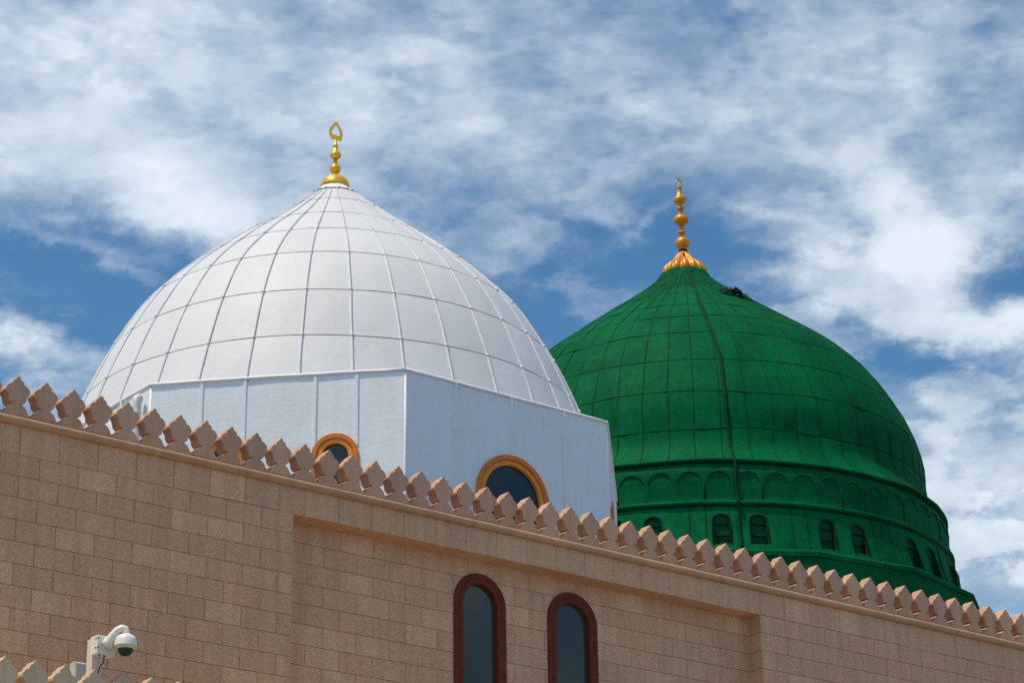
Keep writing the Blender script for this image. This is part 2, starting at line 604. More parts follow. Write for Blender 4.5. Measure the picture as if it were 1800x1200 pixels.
def block(x0, x1, z0, z1, y, single):
    global blocks_n
    j = depth_jit()
    a, b, c, d = x0 + G_, x1 - G_, z0 + G_, z1 - G_
    if b - a < .02: return
    if single:
        mb = MB()
        if arch_cut(a - a, b - a, y + j, y + .028, c, d, mb) if not any(b > u - R and a < u + R and c < zs + R for u, R, zs in OPEN) else False:
            o = mb.obj('granite_block', GRANITE, bld)
            o.location = (a, 0, 0)
            blocks_n += 1
        elif arch_cut(a, b, y + j, y + .028, c, d, mb):
            mb.obj('granite_block', GRANITE, bld)
            blocks_n += 1
    else:
        arch_cut(a, b, y + j, y + .028, c, d, stuff)


def floor_line(u):                              # below this height the photograph no longer shows the wall
    return ZL - 3.32 + (u + .35) * .152


# tall course joints (as laid, slightly uneven)
tall = [-3.02, -2.42, -1.82, -1.22, -.62, -.02, .587, 1.194, 1.804, 2.415, 3.013, 3.612, 4.207, 4.655, 5.253, 5.848, 6.450, 7.045, 7.635, 8.235, 8.822, 9.415, 10.009,
        10.606, 11.203, 11.803, 12.4, 12.995, 13.588, 13.845, 14.42, 15.02, 15.624, 16.228, 16.84, 17.455, 18.069, 18.688, 19.32, 19.956, 20.57, 21.17, 21.77, 22.37, 22.97]
for a, b in zip(tall[:-1], tall[1:]):
    block(a, b, ZL + random.uniform(-.004, .004), ZL + T, 0, -.7 < (a + b) / 2 < 21.3)


def courses(u0, u1, y, phase, rows, zoff=0.0):
    for r in range(1, rows + 1):
        zt, zb = ZL - (r - 1) * H + zoff, ZL - r * H + zoff
        ph = phase + (.3 if r % 2 else 0)
        k = math.floor((u0 - ph) / W)
        x = ph + k * W
        while x < u1 - .01:
            a, b = max(x, u0), min(x + W, u1)
            x += W
            if b - a < .03: continue
            vis = zt > floor_line((a + b) / 2) and -.6 < (a + b) / 2 < 21.3
            block(a, b, zb, zt, y, vis)


courses(-3.02, UL, 0, 0.0, 41)
courses(UL, UR, REC, 4.90 - .3, 41)
courses(UR, 22.97, 0, 13.853, 41)
stuff.obj('granite_courses', GRANITE_LONG, bld, kind='stuff')

# wall core behind the cladding
core = MB()
core.box(-3.02, UL - .002, .026, 5.0, .02, ZL + T + .1)
core.box(UR + .002, 22.97, .026, 5.0, .02, ZL + T + .1)
core.box(UL - .002, UR + .002, .030, 5.0, ZL + .008, ZL + T + .098)
for x0, x1, zt in ((UL - .002, 8.113 - .46, None), (8.113 + .46, 9.966 - .46, None), (9.966 + .46, UR + .002, None)):
    core.box(x0, x1, REC + .026, 5.0, .02, ZL + .008)
for uc in (8.113, 9.966):
    core.box(uc - .46, uc + .46, REC + .026, 5.0, ZL - .24, ZL + .008)
    core.box(uc - .46, uc + .46, REC + .026, 5.0, .02, ZL - 3.9)
core.obj('wall_core', JOINT, bld)

# reveals and soffit of the recess
rev = []
for r in range(1, 42):
    zt, zb = ZL - (r - 1) * H, ZL - r * H
    mb = MB()
    mb.box(UR - .022, UR + .001, .004, REC, zb + G_, zt - G_)
    if r < 7:
        mb.obj('reveal_block', GRANITE, bld)
    else:
        rev.append((zb, zt))
mb = MB()
for zb, zt in rev:
    mb.box(UR - .022, UR + .001, .004, REC, zb + G_, zt - G_)
for r in range(1, 42):
    zt, zb = ZL - (r - 1) * H, ZL - r * H
    mb.box(UL - .001, UL + .02, .004, REC, zb + G_, zt - G_)
mb.obj('reveal_courses', GRANITE_LONG, bld, kind='stuff')
for a, b in zip(tall[:-1], tall[1:]):
    if a > UL - .3 and b < UR + .1:
        mb = MB()
        a2, b2 = max(a, UL + .02), min(b, UR - .022)
        mb.box(a2 + .001, b2 - .001, .030, REC + .024, ZL + random.uniform(-.010, .0), ZL + .02)
        mb.obj('soffit_slab', GRANITE, bld)

# roof slab of the building
rf = MB()
rf.box(-45, 22.97, 5.0, 60, ZL - .5, ZL + .1)
rf.box(-45, 22.97, 59, 60, .02, ZL - .5)
rf.obj('roof', CONCRETE, bld)


# moulding
def moulding(x0, x1, zb, mat, parent, y=0.0):
    prof = [(.03, zb - .001)]
    R = .062
    zc = zb + .060
    prof.append((-.012, zb))
    for i in range(10):
        a = -pi / 2 + pi * i / 9
        prof.append((-.020 - R * cos(a) * .95, zc + R * sin(a)))
    prof += [(-.022, zc + R + .003), (-.016, zc + R + .012), (.004, zc + R + .020), (.034, zc + R + .027), (.12, zc + R + .0275), (.12, zb + .02)]
    mb = MB()
    n = len(prof)
    mb.add([(x0, y + py, pz) for py, pz in prof] + [(x1, y + py, pz) for py, pz in prof],
           [(i, i + 1, n + i + 1, n + i) for i in range(n - 1)] + [tuple(range(n))[::-1], tuple(range(n, 2 * n))])
    return mb.obj('moulding', mat, parent, angle=40)


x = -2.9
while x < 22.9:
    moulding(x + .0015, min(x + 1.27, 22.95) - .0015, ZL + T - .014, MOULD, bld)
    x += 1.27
# bed under the merlons
mb = MB()
mb.box(-3.0, 22.95, .105, .42, ZL + T + .1, ZL + .570)
mb.obj('parapet_bed', CARVED, bld)

HALF = [(.0, 1.153), (.020, 1.140), (.034, 1.118), (.040, 1.100), (.062, 1.094), (.080, 1.074), (.088, 1.048), (.090, 1.032), (.112, 1.030), (.145, 1.010), (.172, .980),
        (.187, .945), (.184, .918), (.165, .896), (.146, .868), (.134, .838), (.131, .802), (.116, .772), (.088, .750), (.050, .738), (.082, .727), (.120, .703),
        (.148, .668), (.164, .630), (.186, .604), (.2135, .588), (.2135, .5725)]


def merlon_mesh(name, mat, th=.215, zbase=0.0):
    pts = [(x_, z_) for x_, z_ in HALF] + [(-x_, z_) for x_, z_ in HALF[:0:-1]]
    n = len(pts)
    b = .005
    vs, fs = [], []
    cz = .85
    def ins(px, pz): return (px * (1 - .028), pz + (cz - pz) * .014)
    rings = [[(*ins(px, pz), 0.0) for px, pz in pts], [(px, pz, b) for px, pz in pts], [(px, pz, th - b) for px, pz in pts], [(*ins(px, pz), th) for px, pz in pts]]
    for rg in rings: vs += [(a, y, z) for a, z, y in rg]
    for k in range(3):
        for i in range(n):
            j = (i + 1) % n
            fs.append((k * n + i, k * n + j, (k + 1) * n + j, (k + 1) * n + i))
    # faces front and back as strips between mirrored points
    m_ = len(HALF)
    for base, rev_ in ((0, False), (3 * n, True)):
        for i in range(m_ - 1):
            a, b_ = i, i + 1
            c, d_ = (n - i) % n, (n - i - 1) % n
            f = (base + a, base + b_, base + d_, base + c) if c != a else (base + a, base + b_, base + d_)
            if c == a: f = (base + a, base + b_, base + d_)
            fs.append(f[::-1] if rev_ else f)
    me = bpy.data.meshes.new(name)
    me.from_pydata(vs, [], fs)
    me.update()
    bm = bmesh.new()
    bm.from_mesh(me)
    bmesh.ops.recalc_face_normals(bm, faces=bm.faces)
    bm.to_mesh(me)
    bm.free()
    me.materials.append(mat)
    me.polygons.foreach_set('use_smooth', [True] * len(me.polygons))
    me.set_sharp_from_angle(angle=radians(28))
    return me


mer = merlon_mesh('merlon', CARVED)
KU = [-6, 0, 10, 20, 30, 40, 48, 53]
UU = [-2.66, -.078, 4.24, 8.51, 12.745, 17.06, 20.62, 22.83]
rm = random.Random(3)
for k in range(-6, 54):
    u = spline(KU, UU, k)
    o = bpy.data.objects.new('merlon', mer)
    col.objects.link(o)
    o.parent = bld
    sx = (spline(KU, UU, k + 1) - spline(KU, UU, k - 1)) / 2 / .4272
    o.location = (u, .042 + rm.uniform(-.004, .004), ZL + rm.uniform(-.003, .003))
    o.scale = (sx, 1, 1)
    o.rotation_euler = (0, 0, rm.uniform(-.008, .008))


def arch_outline(R, zb, zs, n=20):
    """left bottom -> over the arch -> right bottom (x rel., z)"""
    return [(-R, zb)] + [(-R * cos(pi * i / n), zs + R * sin(pi * i / n)) for i in range(n + 1)] + [(R, zb)]


def arch_sweep(mb, section, R0, zb, zs, n=24):
    """sweep a section [(inward offset from R0, y)] along the arch"""
    outs = []
    for off, y in section:
        outs.append([(px, y, pz) for px, pz in arch_outline(R0 - off, zb, zs, n)])
    m_ = len(outs[0])
    b = len(mb.v)
    for rg in outs: mb.v += [Vector(v) for v in rg]
    for i in range(len(section) - 1):
        for j in range(m_ - 1):
            mb.f.append((b + i * m_ + j, b + (i + 1) * m_ + j, b + (i + 1) * m_ + j + 1, b + i * m_ + j + 1))


for wi, (uc, R, zs_) in enumerate([(8.113, .505, ZL - .713), (9.966, .512, ZL - .716)]):
    fr = MB()
    zb = ZL - 3.9
    y = REC
    sec = [(0, y + .02), (0, y - .022), (.010, y - .034), (.070, y - .036), (.082, y - .026), (.094, y - .024), (.104, y - .034), (.160, y - .034), (.172, y - .024), (.176, y + .060), (.186, y + .060)]
    arch_sweep(fr, sec, R, zb, zs_)
    fr.box(-R, R, y - .04, y + .06, zb - .12, zb)
    f = fr.obj('window', WOOD, bld, angle=35, loc=(uc, 0, 0))
    pn = MB()
    pts = arch_outline(R - .176, zb, zs_, 24)
    pn.add([(px, y + .052, pz) for px, pz in pts], [tuple(range(len(pts)))[::-1]])
    pn.add([(px, y + .060, pz) for px, pz in pts], [tuple(range(len(pts)))])
    pn.obj('pane', GLASS, f)

# ------------------------------------------------------------------ lower wing in front
low = empty('lower_wing', (org.x, org.y, 0), ROT)
tag(low, 'lower cream stone wing whose carved parapet shows at the bottom left corner', 'building')
ZW = ZL - 3.38 - 1.153
lw = MB()
lw.box(-4.0, 7.0, -1.99, -.03, .02, ZW + .40)
lw.obj('wall', CREAM, low)
lb = MB()
lb.box(-4.0, 7.0, -1.88, -1.6, ZW + .40, ZW + .570)
lb.obj('parapet_bed', CREAM, low)
x = -4.0
while x < 6.9:
    moulding(x + .0015, min(x + 1.25, 7) - .0015, ZW + .406, CREAM, low, y=-1.99)
    x += 1.25
mer2 = merlon_mesh('merlon_pale', CREAM)
for k in range(-6, 18):
    o = bpy.data.objects.new('merlon', mer2)
    col.objects.link(o)
    o.parent = low
    o.location = (-.965 + .4145 * k, -1.955 + rm.uniform(-.004, .004), ZW + rm.uniform(-.004, .004) + .0075 * (k - 3))
    o.scale = (.4145 / .4272, 1, 1)

# ------------------------------------------------------------------ security camera on its post
cc = empty('security_camera', (org.x + D.x * .40 + NV.x * -1.68, org.y + D.y * .40 + NV.y * -1.68, ZL - 4.1), ROT)
tag(cc, 'white dome security camera on a bent arm and square post above the lower parapet', 'security camera')
ZP = ZL - (ZL - 4.1)                            # local z of reference = 4.1
def zc_(v): return v + 4.1                      # relative-to-ZL height -> local z
pm = MB()
pm.box(-.065, .070, -.07, .08, 0, zc_(-2.925))
pm.obj('post', POST_W, cc, angle=30)
bm_ = MB()
bm_.cbox(-.10, .165, -.24, -.072, zc_(-3.168), zc_(-2.925), .012)
jb = bm_.obj('junction_box', CAM_WHITE, cc)
for zz in (-2.97, -3.09):
    bb = MB()
    bb.tube([(-.101, -.215, zc_(zz)), (-.108, -.215, zc_(zz))], .011, 8)
    bb.tube([(-.085, -.241, zc_(zz)), (-.085, -.247, zc_(zz))], .011, 8)
    bb.obj('screw', BOLT, jb)
for xx in (-.03, .04):
    bb = MB()
    bb.tube([(xx, -.19, zc_(-3.169)), (xx, -.19, zc_(-3.182))], .014, 8)
    bb.obj('cable_gland', BOLT, jb)
hx, hy = .205, -.44
arm = MB()
arm.tube([(.04, -.235, zc_(-3.05)), (.055, -.27, zc_(-3.01)), (.085, -.32, zc_(-2.925)), (.12, -.37, zc_(-2.862)), (.16, -.41, zc_(-2.838)),
          (hx - .012, hy + .01, zc_(-2.850)), (hx, hy, zc_(-2.888)), (hx, hy, zc_(-2.93))],
         [.085, .070, .056, .050, .048, .046, .046, .050], 16)
arm.obj('arm', CAM_WHITE, cc, smooth=True)
hs = MB()
zt_ = zc_(-2.92)
KH = 1.12
hs.lathe([(r_ * KH, z_) for r_, z_ in [(.046, zt_ + .004), (.060, zt_ - .004), (.090, zt_ - .020), (.112, zt_ - .042), (.124, zt_ - .072), (.129, zt_ - .110), (.131, zt_ - .148), (.132, zt_ - .158), (.124, zt_ - .160), (.118, zt_ - .150)][::-1]], (hx, hy), 32)
hs.obj('housing', CAM_WHITE, cc, angle=50)
hc = MB()
hc.lathe([(r_ * KH, z_) for r_, z_ in [(.094, zt_ - .196), (.104, zt_ - .190), (.113, zt_ - .176), (.117, zt_ - .160), (.117, zt_ - .152)]], (hx, hy), 32)
hc.obj('lens_ring', CAM_CREAM, cc, angle=50)
hl = MB()
hl.lathe([(.003, zt_ - .290)] + [(.103 * sin(a), zt_ - .190 - .100 * cos(a)) for a in [pi / 2 * i / 8 for i in range(1, 9)]], (hx, hy), 32)
hl.obj('lens_dome', CAM_BLACK, cc, smooth=True)

cb_ = MB()
cb_.tube([(.04, -.19, zc_(-3.18)), (.045, -.17, zc_(-3.25)), (.03, -.10, zc_(-3.30)), (.02, -.078, zc_(-3.40)), (.02, -.078, .1)], .008, 6)
cb_.obj('cable', BOLT, cc, smooth=True)
sb = empty('junction_box', (org.x + D.x * .36 + NV.x * -1.3, org.y + D.y * .36 + NV.y * -1.3, ZL - 4.1), ROT)
tag(sb, 'small pale green-grey box just left of the camera post behind the parapet', 'junction box')
mb = MB()
mb.cbox(-.08, .10, -.09, .04, zc_(-3.42), zc_(-3.16), .02)
mb.obj('box_body', plain_mat('pale_green_box', (.50, .56, .48), .5), sb)
mb = MB()
mb.tube([(.01, -.02, 0), (.01, -.02, zc_(-3.42))], .03, 10)
mb.obj('stand', PIPE_W, sb)

# ------------------------------------------------------------------ white dome
WX, WY = -3.95, 50.0
wd = empty('white_dome', (WX, WY, 0), 0)
tag(wd, 'white panelled dome on an octagonal drum with ochre arched windows and gold finial', 'dome')
WPz = [15.388, 16.486, 17.584, 18.682, 19.78, 20.878, 21.976, 23.074, 24.172]
WPr = [6.158, 5.986, 5.703, 5.311, 4.801, 4.084, 2.937, 1.571, .27]
for i in range(len(WPz)): WPz[i] += CAMH


def wR(z): return spline(WPz, WPr, z)


def pnt(R, a, z): return Vector((R * sin(a), -R * cos(a), z))


def seam_a(k, z, amp, R):
    return amp * mn.noise(Vector((k * 3.71, z * 1.1, 5.5))) / max(R, .6)


def hoop_z(a, i, amp):
    return amp * mn.noise(Vector((3 * sin(a), 3 * cos(a), i * 5.3)))


def dome_panel(fR, a0, a1, z0, z1, gap, na, nz, puff, seed, dent, k=0, N=1, i0=0, amp=0.0, last=False):
    vs, fs = [], []
    Rm = fR((z0 + z1) / 2)
    ga = gap / max(Rm, .4)
    ga = min(ga, (a1 - a0) * .2)
    for j in range(nz + 1):
        tz = j / nz
        zn = z0 + gap + (z1 - z0 - 2 * gap) * tz
        for i in range(na + 1):
            ta = i / na
            rn = fR(zn)
            b0, b1 = a0 + seam_a(k % N, zn, amp, rn), a1 + seam_a((k + 1) % N, zn, amp, rn)
            a = b0 + ga + (b1 - b0 - 2 * ga) * ta
            zl = hoop_z(a, i0, amp * 1.5) if i0 else 0
            zh = 0 if last else hoop_z(a, i0 + 1, amp * 1.5)
            z = zn + zl * (1 - tz) + zh * tz
            d_ = puff * (4 * ta * (1 - ta)) * (4 * tz * (1 - tz)) ** .5
            p = pnt(fR(z), a, z)
            d_ += dent * mn.noise(p * 1.7 + Vector((seed, 0, 0)))
            vs.append(pnt(fR(z) + d_, a, z))
    n = na + 1
    for j in range(nz):
        for i in range(na):
            fs.append((j * n + i, j * n + i + 1, (j + 1) * n + i + 1, (j + 1) * n + i))
    # edge skirts down to the backing
    b = len(vs)
    rim = [i for i in range(n)] + [j * n + na for j in range(1, nz + 1)] + [nz * n + i for i in range(na - 1, -1, -1)] + [j * n for j in range(nz - 1, 0, -1)]
    for r_ in rim: vs.append(vs[r_].copy())
    b2 = len(vs)
    for r_ in rim:
        v = vs[r_]
        rr = hypot(v.x, v.y)
        k = (rr - .03) / rr
        vs.append(Vector((v.x * k, v.y * k, v.z)))
    for i in range(len(rim)):
        j = (i + 1) % len(rim)
        fs.append((b + i, b2 + i, b2 + j, b + j))
    return vs, fs


def build_dome(fR, rings, N, ph, parent, mat, back_mat, front_deg, gap, puff, dent, na, nz_of, nm, amp=0.0):
    rest = MB()
    for i in range(len(rings) - 1):
        for k in range(N):
            a0 = ph + 2 * pi / N * k
            a1 = a0 + 2 * pi / N
            am = ((a0 + a1) / 2 + pi) % (2 * pi) - pi
            vs, fs = dome_panel(fR, a0, a1, rings[i], rings[i + 1], gap, na, nz_of(i), puff, k * .37 + i * 3.1, dent, k, N, i, amp, i == len(rings) - 2)
            if abs(am) < radians(front_deg):
                mesh_obj(nm, vs, fs, mat, parent, smooth=True)
            else:
                rest.add(vs, fs)
    rest.obj('rear_panels', mat, parent, smooth=True, kind='stuff')
    bk = MB()
    zs = [rings[0] + (rings[-1] - rings[0]) * i / 60 for i in range(61)]
    bk.lathe([(fR(z) - .02, z) for z in zs], n=N * 3)
    bk.obj('dome_shell', back_mat, parent, smooth=True)


WN = 35
WPH = radians(8.504)
wr = [z + CAMH for z in (16.6, 17.20, 18.398, 19.601, 20.738, 21.723, 22.573, 23.39, 24.10)]
build_dome(wR, wr, WN, WPH, wd, WHITE, GAP_GREY, 105, .011, .012, .010, 4, lambda i: 5, 'dome_panel', .012)
for k in range(WN):
    a = WPH + 2 * pi / WN * k
    rb = MB()
    pts, rr_ = [], []
    for i in range(45):
        z = wr[0] + (wr[-1] - .02 - wr[0]) * i / 44
        jit = .004 * mn.noise(Vector((k * 5.1, z * 2.3, 0)))
        pts.append(pnt(wR(z) + .012, a + jit / max(wR(z), .5) + seam_a(k, z, .012, wR(z)), z))
        rr_.append(.027 * min(1, .45 + wR(z) / 5) + .003 * mn.noise(Vector((k, z * 3, 4))))
    rb.tube(pts, rr_, 6)
    rb.obj('rib', RIB_GREY, wd, smooth=True)
# little clips where ribs meet the hoops, joined
cl = MB()
for k in range(WN):
    a = WPH + 2 * pi / WN * k
    for z in wr[2:8]:
        s_ = .034 * min(1, .45 + wR(z) / 5)
        cl.tube([pnt(wR(z - .03) + .016, a, z - .03), pnt(wR(z + .03) + .016, a, z + .03)], s_, 6)
cl.obj('rib_clips', RIB_GREY, wd, smooth=True, kind='stuff')
# scalloped collar under the finial
co = MB()
n = 72
prof = [(.28, 0.10), (.36, .01), (.46, -.075), (.56, -.155)]
vs = []
for (r_, dz) in prof:
    for k in range(n):
        a = 2 * pi * k / n
        q = 0
        if r_ > .5: q = .045 * abs(sin(a * 11))
        vs.append((sin(a) * (r_ + q * .4), -cos(a) * (r_ + q * .4), 24.12 + CAMH + dz - q * .8 + .02 * (q > 0)))
fs = [(i * n + k, (i + 1) * n + k, (i + 1) * n + (k + 1) % n, i * n + (k + 1) % n) for i in range(3) for k in range(n)]
mesh_obj('collar', [Vector(v) for v in vs], fs, SEAM_WHITE, wd, smooth=True)
wt = MB()
pts = []
for k in range(12):
    a0 = -.75 + k * .085
    pts.append((sin(a0) * .345, -cos(a0) * .345, 24.185 + CAMH + .018 * mn.noise(Vector((k * .9, 0, 0))) + (.03 if k in (2, 5) else 0)))
wt.tube(pts, .007, 5)
wt.obj('wire', BOLT, wd)

fin = empty('finial', (0, 0, 0), 0, wd)
c0 = CAMH
fb = MB()
fb.lathe([(.325, 24.17 + c0), (.333, 24.21 + c0), (.326, 24.28 + c0), (.292, 24.36 + c0), (.235, 24.43 + c0), (.165, 24.475 + c0), (.085, 24.50 + c0), (.072, 24.53 + c0),
          (.070, 24.57 + c0), (.062, 24.585 + c0)], n=36)
fb.obj('base_bell', GOLD, fin, smooth=True)
fb = MB()
fb.lathe([(.060, 24.585 + c0), (.105, 24.61 + c0), (.128, 24.66 + c0), (.127, 24.70 + c0), (.105, 24.755 + c0), (.055, 24.78 + c0), (.048, 24.79 + c0), (.046, 24.94 + c0)], n=28)
fb.obj('orb', GOLD, fin, smooth=True)
fb = MB()
fb.lathe([(.046, 24.94 + c0), (.095, 24.955 + c0), (.128, 25.0 + c0), (.130, 25.03 + c0), (.110, 25.075 + c0), (.070, 25.13 + c0), (.048, 25.20 + c0), (.042, 25.235 + c0),
          (.060, 25.25 + c0), (.060, 25.275 + c0), (.036, 25.30 + c0), (.027, 25.41 + c0)], n=28)
fb.obj('orb', GOLD, fin, smooth=True)


def fin_pt(x, y): return ((x - 320) / 624, 25.909 + c0 - (y / 8 - 12) * .01457)


outer = [(300, 385), (290, 352), (268, 358), (242, 330), (224, 285), (223, 240), (240, 200), (270, 168), (296, 142), (305, 132), (330, 138), (348, 132), (357, 152), (368, 178), (392, 215), (412, 255), (421, 300),
         (414, 345), (398, 372), (375, 384), (350, 368), (338, 350), (340, 385)]
inner = [(316, 298), (297, 304), (276, 292), (262, 266), (268, 228), (288, 198), (304, 180), (318, 162), (328, 164), (340, 186), (352, 212), (368, 244), (378, 280), (377, 306), (360, 318), (338, 318), (326, 308)]


def flat_ring(outer, inner, th, mapf):
    bm = bmesh.new()
    def loop(pts):
        vs = [bm.verts.new((mapf(*p)[0], 0, mapf(*p)[1])) for p in pts]
        return [bm.edges.new((vs[i], vs[(i + 1) % len(vs)])) for i in range(len(vs))]
    es = loop(outer) + (loop(inner) if inner else [])
    bmesh.ops.triangle_fill(bm, use_beauty=True, use_dissolve=False, edges=es)
    r = bmesh.ops.extrude_face_region(bm, geom=bm.faces[:])
    for v in [e for e in r['geom'] if isinstance(e, bmesh.types.BMVert)]: v.co.y += th
    bmesh.ops.translate(bm, verts=bm.verts, vec=(0, -th / 2, 0))
    bmesh.ops.recalc_face_normals(bm, faces=bm.faces)
    me = bpy.data.meshes.new('flat')
    bm.to_mesh(me)
    bm.free()
    return me


me = flat_ring(outer, inner, .035, fin_pt)
me.materials.append(GOLD)
o = bpy.data.objects.new('crescent', me)
col.objects.link(o)
o.parent = fin
o.rotation_euler = (0, 0, radians(6))
tp = MB()
for pts in (((303, 132), (303, 115), (291, 90)), ((348, 132), (350, 120), (357, 112)), ((325, 135), (325, 118), (323, 108))):
    tp.tube([(fin_pt(*q)[0], 0, fin_pt(*q)[1]) for q in pts], [.012, .008, .003], 6)
tp.obj('tip', GOLD_THIN, fin, smooth=True)

# octagonal drum
OA = 6.02
OH = OA * math.tan(pi / 8)
OZT, OZB = 17.31 + CAMH, 11.4 + CAMH


OCX, OCY = .16, .01
C8 = []                                          # C8[k]: corner between facets k and k+1 (k=0 parallel to the stone wall)
for k in range(8):
    az = WAZ + pi / 2 + (k + .5) * pi / 4
    C8.append(Vector((OCX + sin(az) * OA / cos(pi / 8), OCY + cos(az) * OA / cos(pi / 8), 0)))
a_ = C8[6] - C8[7]
a_.rotate(Matrix.Rotation(radians(2.8), 3, 'Z'))
C8[6] = C8[7] + a_                               # the far right facet is a little skewed


def facet_frame(k):
    """outward normal, left-to-right tangent, centre and half width of facet k"""
    pl, pr = C8[k % 8], C8[(k - 1) % 8]
    t_ = (pr - pl).normalized()
    n_ = Vector((t_.y, -t_.x, 0))
    return n_, t_, (pl + pr) / 2, (pr - pl).length / 2



def facet_obj(mb, k, name, mat, parent, smooth=False, angle=None):
    n_, t_, c, _ = facet_frame(k)
    out = MB()
    out.v = [c + t_ * v.x - n_ * v.y + Vector((0, 0, v.z)) for v in mb.v]
    out.f = mb.f
    return out.obj(name, mat, parent, smooth=smooth, angle=angle)


def sheet_with_hole(mb, t0, t1, z0, z1, wins, seed, gap=.006):
    """thin sheet panel y=-.0 (front) with slight ripples; arch openings cut out"""
    ts = [t0 + gap + (t1 - t0 - 2 * gap) * i / 8 for i in range(9)]
    for (tc, R, zs_) in wins:
        ts += [tc + R * math.sin(-pi / 2 + pi * i / 20) for i in range(21)]
    ts = sorted(set(round(t, 5) for t in ts if t0 + gap - 1e-6 <= t <= t1 - gap + 1e-6))
    def yf(t, z): return -.012 + .010 * mn.noise(Vector((t * .9 + seed, z * 1.5, 2.0))) - .0028 * mn.noise(Vector((t * 1.5, z * 5 + seed, 7.0)))
    def colq(a, b, za, zb, z1_):
        nz = 10
        bse = len(mb.v)
        for j in range(nz + 1):
            for (t, zl) in ((a, za), (b, zb)):
                z = zl + (z1_ - zl) * j / nz
                mb.v.append(Vector((t, yf(t, z), z)))
        for j in range(nz):
            mb.f.append((bse + 2 * j, bse + 2 * j + 1, bse + 2 * j + 3, bse + 2 * j + 2))
    for a, b in zip(ts[:-1], ts[1:]):
        mid = (a + b) / 2
        w_ = [q for q in wins if abs(mid - q[0]) < q[1]]
        if w_:
            tc, R, zs_ = w_[0]
            za = zs_ + sqrt(max(0, R * R - (a - tc) ** 2))
            zb = zs_ + sqrt(max(0, R * R - (b - tc) ** 2))
            colq(a, b, za, zb, z1)
            colq(a, b, z0, z0, zs_ - 1.6)
        else:
            colq(a, b, z0, z0, z1)


WB = []
for k in range(8):
    OH = facet_frame(k)[3]
    if k % 2 == 0:
        seams = [-1.32, .05, 1.38]
        wins = [(.05, .80, 15.18 + CAMH)]
        if k == 2: seams = [-1.32, 0.0, 1.38]
    else:
        seams = [-1.485, -.632, .745, 1.555]
        wins = [(1.15, .37, 15.61 + CAMH), (-1.08, .37, 15.61 + CAMH)]
    edges = [-OH + .012] + seams + [OH - .012]
    front = k in (0, 1, 2, 7)
    if not front:
        wins_ = []
    for i in range(len(edges) - 1):
        mb = MB()
        sheet_with_hole(mb, edges[i], edges[i + 1], OZB, OZT - .02, wins, k * 7 + i * 1.3)
        facet_obj(mb, k, 'wall_panel', WHITE_WALL, wd, smooth=True)
    bk = MB()
    # backing behind the sheet joints
    for a_, b_ in zip([-OH + .012] + seams, seams + [OH - .012]): pass
    for s_ in seams:
        wz = [w for w in wins if abs(s_ - w[0]) < w[1] + .05]
        zb = OZB
        if wz:
            tc, R, zs_ = wz[0]
            zb = zs_ + sqrt(max(0, (R + .09) ** 2 - (s_ - tc) ** 2)) - .01
        mb = MB()
        pts = [(s_ + .008 * mn.noise(Vector((s_, zz, k))), 0, zz) for zz in [zb + (OZT - .03 - zb) * i / 8 for i in range(9)]]
        if k % 2:      # double-lipped flat cover strip
            for (p_, q_) in zip(pts[:-1], pts[1:]):
                mb.add([(p_[0] - .034, -.006, p_[2]), (p_[0] - .028, -.034, p_[2]), (p_[0] + .028, -.034, p_[2]), (p_[0] + .034, -.006, p_[2]),
                        (q_[0] - .034, -.006, q_[2]), (q_[0] - .028, -.034, q_[2]), (q_[0] + .028, -.034, q_[2]), (q_[0] + .034, -.006, q_[2])],
                       [(0, 1, 5, 4), (1, 2, 6, 5), (2, 3, 7, 6), (0, 3, 2, 1)])
        else:
            mb.tube([(a, -.026, c) for a, b, c in pts], .032, 6)
        facet_obj(mb, k, 'seam', SEAM_WHITE, wd, angle=40)
        mb = MB()
        mb.box(s_ - .046, s_ + .046, .004, .02, zb, OZT - .03)
        facet_obj(mb, k, 'seam_backing', GAP_GREY, wd)
    if k in (0, 1, 2, 7):
        for (tc, R, zs_) in wins:
            Ro = R + .09
            fr = MB()
            zb = zs_ - 1.6
            sec = [(0, .02), (0, -.05), (.012, -.062), (.10, -.058), (.112, -.045), (.114, -.02)]
            if R < .5: sec = [(0, .02), (0, -.05), (.012, -.062), (.090, -.058), (.102, -.045), (.104, -.02)]
            arch_sweep(fr, sec, Ro, zb, zs_)
            fr.v = [v + Vector((tc, 0, 0)) for v in fr.v]
            f = facet_obj(fr, k, 'window', ORANGE, wd, angle=35)
            f2 = MB()
            s0 = sec[-1][0]
            arch_sweep(f2, [(s0 - .004, .06), (s0 - .004, -.022), (s0 + .010, -.036), (s0 + .085, -.034), (s0 + .098, -.022), (s0 + .10, .06)], Ro, zb, zs_)
            f2.v = [v + Vector((tc, 0, 0)) for v in f2.v]
            facet_obj(f2, k, 'frame', ORANGE_LIGHT, f, angle=35)
            pn = MB()
            pts = arch_outline(Ro - s0 - .095, zb, zs_, 24)
            pn.add([(px + tc, .035, pz) for px, pz in pts], [tuple(range(len(pts)))[::-1]])
            pn.add([(px + tc, .042, pz) for px, pz in pts], [tuple(range(len(pts)))])
            facet_obj(pn, k, 'pane', GLASS_DOME, f)
    # corner strip
    mb = MB()
    # rolled edge along the top of the facet, slightly sagging
    pts = [(-OH - .02 + (2 * OH + .04) * i / 12, -.016, OZT - .014 + .026 * mn.noise(Vector((i * .4, k * 3.3, 1)))) for i in range(13)]
    mb.tube(pts, .036, 6)
    facet_obj(mb, k, 'coping', SEAM_WHITE, wd, smooth=True)
    mb = MB()
    mb.box(-OH + .03, OH - .03, -.0075, .004, OZT - .068, OZT - .048)
    facet_obj(mb, k, 'drip_line', GAP_GREY, wd)
